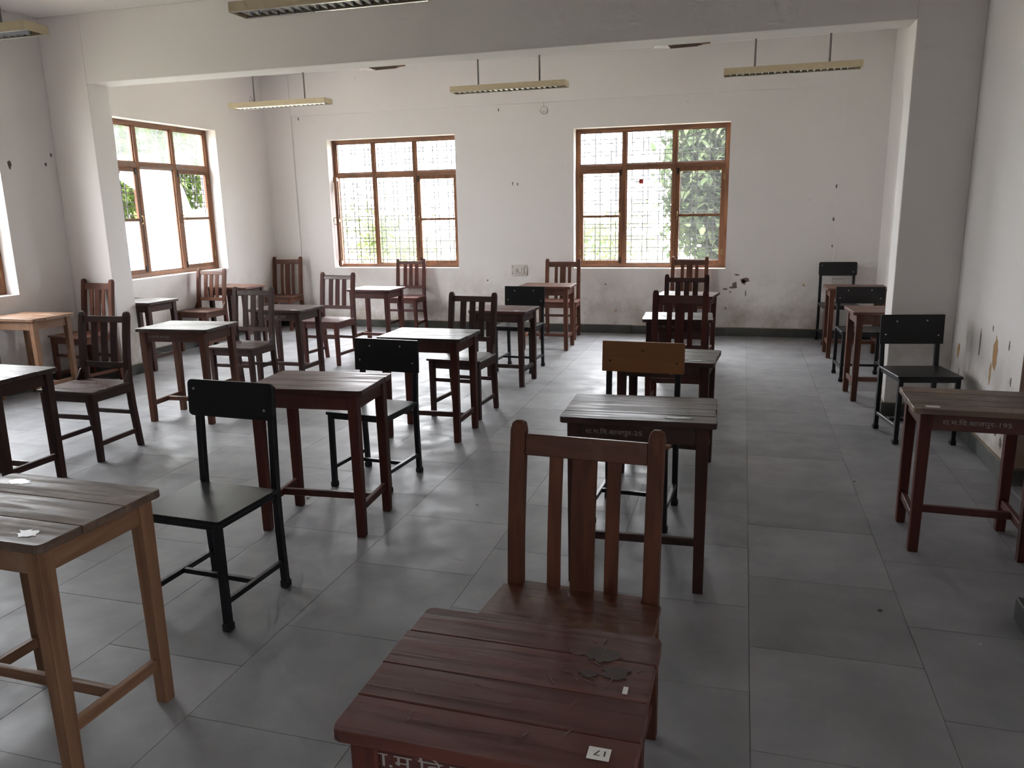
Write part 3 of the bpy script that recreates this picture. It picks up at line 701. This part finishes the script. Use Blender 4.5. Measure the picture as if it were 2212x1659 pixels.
# ------------------------------------------------------------------ hanging light fittings
bm = bmesh.new(); prism(bm, [(-.006, 0), (.030, 0), (.012, -.026)], 'y', -.070, .070); FIN = mesh_of('louver_fin', bm, M_LOUV)
def light_fitting(xc, yc, zb, Ln, label, drop_x=(-.33, .33)):
    t = thing('hanging_tube_light', label, 'light fitting', (xc, yc, zb), 0, 'hanging tube lights')
    Wf, Hf = .19, .058
    bm = bmesh.new()
    h = Ln/2; w2 = Wf/2; e = .0015
    for lo, hi in (((-h, -w2, 0), (h, -w2+e, Hf)), ((-h, w2-e, 0), (h, w2, Hf)), ((-h, -w2+e, 0), (-h+e, w2-e, Hf)), ((h-e, -w2+e, 0), (h, w2-e, Hf)), ((-h+e, -w2+e, Hf-e), (h-e, w2-e, Hf))): quadbox(bm, lo, hi)
    hou = obj('housing', bm, M_CREAM, t)
    bm = bmesh.new()
    for s in (-1, 1):
        a = s*(w2-.004); b_ = s*(w2-.020)
        quadbox(bm, (-h+.01, min(a, b_), .0005), (h-.01, max(a, b_), .004))
    quadbox(bm, (-h+.004, -w2+.004, .047), (h-.004, w2-.004, .050)); obj('reflector', bm, M_REFL, t)
    for s in (-1, 1):
        bm = bmesh.new(); tube(bm, [(-h+.03, s*.04, .036), (h-.03, s*.04, .036)], .008, 8); obj('tube', bm, M_REFL, t)
    k = int((Ln-.08)/.058)
    for j in range(k): inst('louver_fin', FIN, t, (-h+.05+j*.058, 0, .0295))
    for dx in drop_x:
        bm = bmesh.new(); tube(bm, [(dx, 0, Hf), (dx, 0, ZC-zb-.012)], .009, 8); obj('drop_rod', bm, M_ROD, t)
        bm = bmesh.new(); tube(bm, [(dx, 0, ZC-zb-.014), (dx, 0, ZC-zb)], .035, 12); obj('ceiling_rose', bm, M_CREAM, t)
    return t
ZB = 2.87
light_fitting(-5.20, 8.40, ZB, 1.25, 'cream tube light hanging before the far left corner')
f3 = bpy.data.objects['hanging_tube_light']
light_fitting(-2.40, 8.24, ZB, 1.23, 'cream tube light hanging between the two back windows')
light_fitting(.365, 8.22, ZB, 1.22, 'cream tube light hanging right of the right back window')
light_fitting(-2.44, 4.55, ZB, 1.24, 'cream tube light at the top edge, in front of the beam')
light_fitting(-5.16, 4.47, ZB, 1.24, 'cream tube light in the upper left corner of the photo')
bm = bmesh.new(); tube(bm, [(-.36, 0, .058), (-.40, .0, .09), (-.385, 0, .135), (-.36, 0, .10), (-.345, 0, .06)], .003, 6); obj('cable_loop', bm, M_ROD, f3)

# ------------------------------------------------------------------ wall fittings, plaster damage, ceiling flakes
sp = thing('wall_socket', 'pinkish white socket plate with one switch on the back wall', 'socket', (-2.945, YB, .842))
bm = bmesh.new(); prism(bm, rrect(-.112, .112, -.072, .072, .008, 3), 'y', -.012, 0); obj('plate', bm, M_PLATE, sp, .002)
bm = bmesh.new(); prism(bm, rrect(-.062, .070, -.042, .038, .008, 3), 'y', -.022, -.012); obj('socket_module', bm, M_PLATE, sp, .002)
for (hx_, hz_, rr) in ((-.028, .010, .007), (-.041, -.016, .006), (-.015, -.016, .006)):
    bm = bmesh.new(); tube(bm, [(hx_, -.0232, hz_), (hx_, -.0215, hz_)], rr, 8); obj('pin_hole', bm, M_HOLE, sp)
bx('rocker_switch', (.014, -.029, -.024), (.036, -.022, .018), M_PLATE, sp, .002)
for sx in (-1, 1):
    for sz in (-1, 1):
        bm = bmesh.new(); tube(bm, [(sx*.090, -.0132, sz*.046), (sx*.090, -.0115, sz*.046)], .0065, 8); obj('screw', bm, M_HOLE, sp)
bc = thing('blank_socket_box', 'small pale blank box low on the right pilaster', 'socket', (1.14, YB-PILY, .70))
bx('box_body', (-.062, -.02, -.055), (.062, 0, .055), M_PLATE, bc, .003); bx('box_lid', (-.056, -.024, -.049), (.056, -.02, .049), M_PLATE, bc, .002)
rc = thing('round_box_cover', 'round cover with a loose wire high on the back wall', 'cover', (-2.575, YB, 2.915))
bm = bmesh.new(); tube(bm, [(0, -.006, 0), (0, 0, 0)], .045, 20); obj('cover_disc', bm, M_WALL, rc)
bm = bmesh.new(); tube(bm, [(.047*sin(2*pi*k/18), -.008, .047*cos(2*pi*k/18)) for k in range(19)], .002, 5); obj('cover_rim', bm, M_ROD, rc)
bm = bmesh.new(); tube(bm, [(-.005, -.01, .045), (.005, -.014, .07), (-.002, -.01, .095)], .002, 5); obj('wire', bm, M_ROD, rc)

def chip(parent, poly, axis, face, d, mat):
    bm = bmesh.new(); prism(bm, poly, axis, face, face+d); return obj('plaster_chip', bm, mat, parent)
rg = random.Random(21)
# peeled plaster right of the right window: pieces given as (x, z) on the back wall
for cx_, cz_, rx, rz_ in ((.045, .722, .055, .034), (-.075, .665, .028, .040), (-.10, .628, .05, .014), (-.20, .605, .03, .012), (-.055, .79, .03, .01), (.03, .70, .03, .03), (.06, .56, .006, .04), (-.13, .57, .012, .012)):
    chip(WB, blob(cx_, cz_, rx, rz_, 14, .35, rg), 'y', YB-.0012, .0014, M_CHIP)
for k in range(16):
    cx_, cz_ = rg.uniform(-6.0, 1.0), rg.uniform(.2, .8); r = rg.uniform(.006, .016)
    if any(a-.03 < cx_ < b+.03 for a, b in WIN_BACK) and cz_ > .82: continue
    chip(WB, blob(cx_, cz_, r, r*rg.uniform(.6, 1.8), 9, .4, rg), 'y', YB-.0008, .001, M_CHIP if k % 3 else M_RUST)
for cx_, cz_ in ((-3.02, 2.0), (-2.95, 1.99), (1.06, 1.86), (1.05, 1.47), (1.055, 1.15), (-6.2, 2.98), (-3.2, 2.95)):
    chip(WB, blob(cx_, cz_, .010, .022, 8, .4, rg), 'y', YB-.0008, .001, M_CHIP)
# right wall near the door: ochre patches and dark streaks, (y, z)
for cy_, cz_, ry, rz_, m in ((6.47, .58, .05, .055, M_RUST), (5.60, .70, .075, .10, M_RUST), (5.66, .57, .035, .07, M_RUST), (5.95, .72, .02, .10, M_CHIP), (5.70, .86, .015, .02, M_CHIP), (5.35, .80, .015, .03, M_CHIP), (5.25, .60, .015, .03, M_CHIP), (5.42, .25, .05, .035, M_CHIP), (5.30, .20, .04, .03, M_CHIP), (5.44, .38, .03, .02, M_CHIP), (6.40, .42, .02, .03, M_CHIP)):
    chip(WRo, blob(cy_, cz_, ry*.6, rz_, 14, .35, rg), 'x', XR-.0012, .0014, m)
for cy_, cz_, r in ((6.10, 2.17, .022), (6.60, 2.29, .012), (6.52, 2.19, .012)):
    chip(WLo, blob(cy_, cz_, r, r*1.6, 10, .4, rg), 'x', XL-.0002, .0014, M_CHIP)
for k, (cx_, lab) in enumerate(((-4.62, 'loose ceiling flake near the back window with the open sash'), (-.79, 'loose ceiling flake near the right back window'))):
    t = thing('ceiling_flake', lab, 'plaster flake', (cx_, 9.95, ZC-.075), 0, 'ceiling flakes')
    bm = bmesh.new(); prism(bm, [(-.16, -.07), (.12, -.10), (.33, .02), (.10, .13), (-.14, .11)], 'z', -.012, .010); o = obj('flake_body', bm, W['lightX'], t, .002)
    bm = bmesh.new(); prism(bm, [(-.32, .02), (-.15, -.06), (-.13, .09), (-.25, .08)], 'z', -.022, .006); obj('flake_tip', bm, M_REFL, t, .002)
    bx('flake_hinge', (-.12, .09, .005), (.08, .10, .075), M_WALL, t)
    for yy in (-.05, .03, .10):
        bm = bmesh.new(); tube(bm, [(-.14, yy, -.016), (.25-.6*abs(yy), yy*.6, -.018)], .007, 6); obj('rusty_wire', bm, M_BARK, t)

# ------------------------------------------------------------------ litter on the floor
def scrap(x, y, r, label, mat, seed):
    rr = random.Random(seed); bm = bmesh.new()
    bmesh.ops.create_icosphere(bm, subdivisions=1, radius=r)
    for v in bm.verts: v.co = Vector((v.co.x*rr.uniform(.8, 1.6), v.co.y*rr.uniform(.6, 1.2), v.co.z*rr.uniform(.3, .5)))
    mz = min(v.co.z for v in bm.verts)
    o = obj('paper_scrap' if mat is M_PAPER else 'dirt_crumb', bm, mat); o.location = (x, y, -mz); tag(o, label, 'litter', 'floor litter'); return o
scrap(-2.45, 3.92, .014, 'crumpled white scrap by a leg of the plank-topped desk', M_PAPER, 1)
scrap(.62, 3.30, .009, 'brown crumb on the bare floor right of the nearest chair', M_BARK, 2)
scrap(.72, 4.95, .007, 'dark crumb on the aisle floor left of the desk painted 195', M_BARK, 3)
scrap(-1.42, 4.05, .008, 'tiny white scrap on the floor left of the nearest wooden chair', M_PAPER, 4)

# ------------------------------------------------------------------ outdoors
struct(bx('ground', (-45, -20, -.75), (30, 60, -.6), M_GRASS), 'dry grassy ground outside', 'ground')
def tree(name, label, x, y, h, rx, rz_, mat, nleaf, seed, z0=-.6, trunk_h=1.6, leaf=1.0):
    rr = random.Random(seed)
    t = thing(name, label, 'tree', (x, y, z0), 0, 'trees outside')
    bm = bmesh.new(); tube(bm, [(0, 0, 0), (.05, .03, trunk_h*.6), (-.04, .05, trunk_h), (.06, 0, trunk_h+rz_*.7)], .09, 8); obj('trunk', bm, M_BARK, t, smooth=True)
    vs_, fs = [], []
    cl = [(rr.gauss(0, .42)*rx, rr.gauss(0, .42)*rx, rr.gauss(0, .45)*rz_) for _ in range(26)]
    for i in range(nleaf):
        c = cl[rr.randrange(26)]; p = Vector((c[0]+rr.gauss(0, .2)*rx, c[1]+rr.gauss(0, .2)*rx, max(-h+.2, c[2]+rr.gauss(0, .2)*rz_)+h))
        s = rr.uniform(.05, .11)*leaf; e = Matrix.Rotation(rr.uniform(0, 6.3), 3, 'Z') @ Matrix.Rotation(rr.uniform(-1.2, 1.2), 3, 'X')
        b0 = len(vs_)
        for q in ((-s*.45, 0, 0), (0, -s, -.02), (s*.45, 0, 0), (0, s, .0)): vs_.append(tuple(p+e @ Vector(q)))
        fs.append((b0, b0+1, b0+2, b0+3))
    me = bpy.data.meshes.new('foliage'); me.from_pydata(vs_, [], fs); me.materials.append(mat)
    o = bpy.data.objects.new('foliage', me); COL.objects.link(o); o.parent = t; o['kind'] = 'stuff'
tree('leafy_tree', 'bright green tree close outside the broken left window', -10.2, 11.6, 3.0, 1.7, 1.7, M_LEAF1, 9000, 1)
tree('leafy_tree', 'green tree farther outside the broken left window', -15.6, 18.6, 4.2, 2.1, 2.4, M_LEAF1, 9000, 2)
tree('leafy_tree', 'green tree outside the window at the left edge', -11.0, 3.9, 3.0, 1.6, 1.8, M_LEAF2, 6000, 3)
tree('leafy_tree', 'tree behind the right side of the right back window', -.50, 13.4, 2.7, .85, 1.9, M_LEAF2, 11000, 4, leaf=1.25)
tree('shrub', 'low shrub far outside the back window with the open sash', -9.2, 19.0, 1.5, 1.3, .8, M_LEAF3, 2200, 5, trunk_h=.5)
tree('shrub', 'low shrub far outside between the back windows', -3.4, 21.0, 1.3, 1.5, .7, M_LEAF3, 1800, 6, trunk_h=.5)
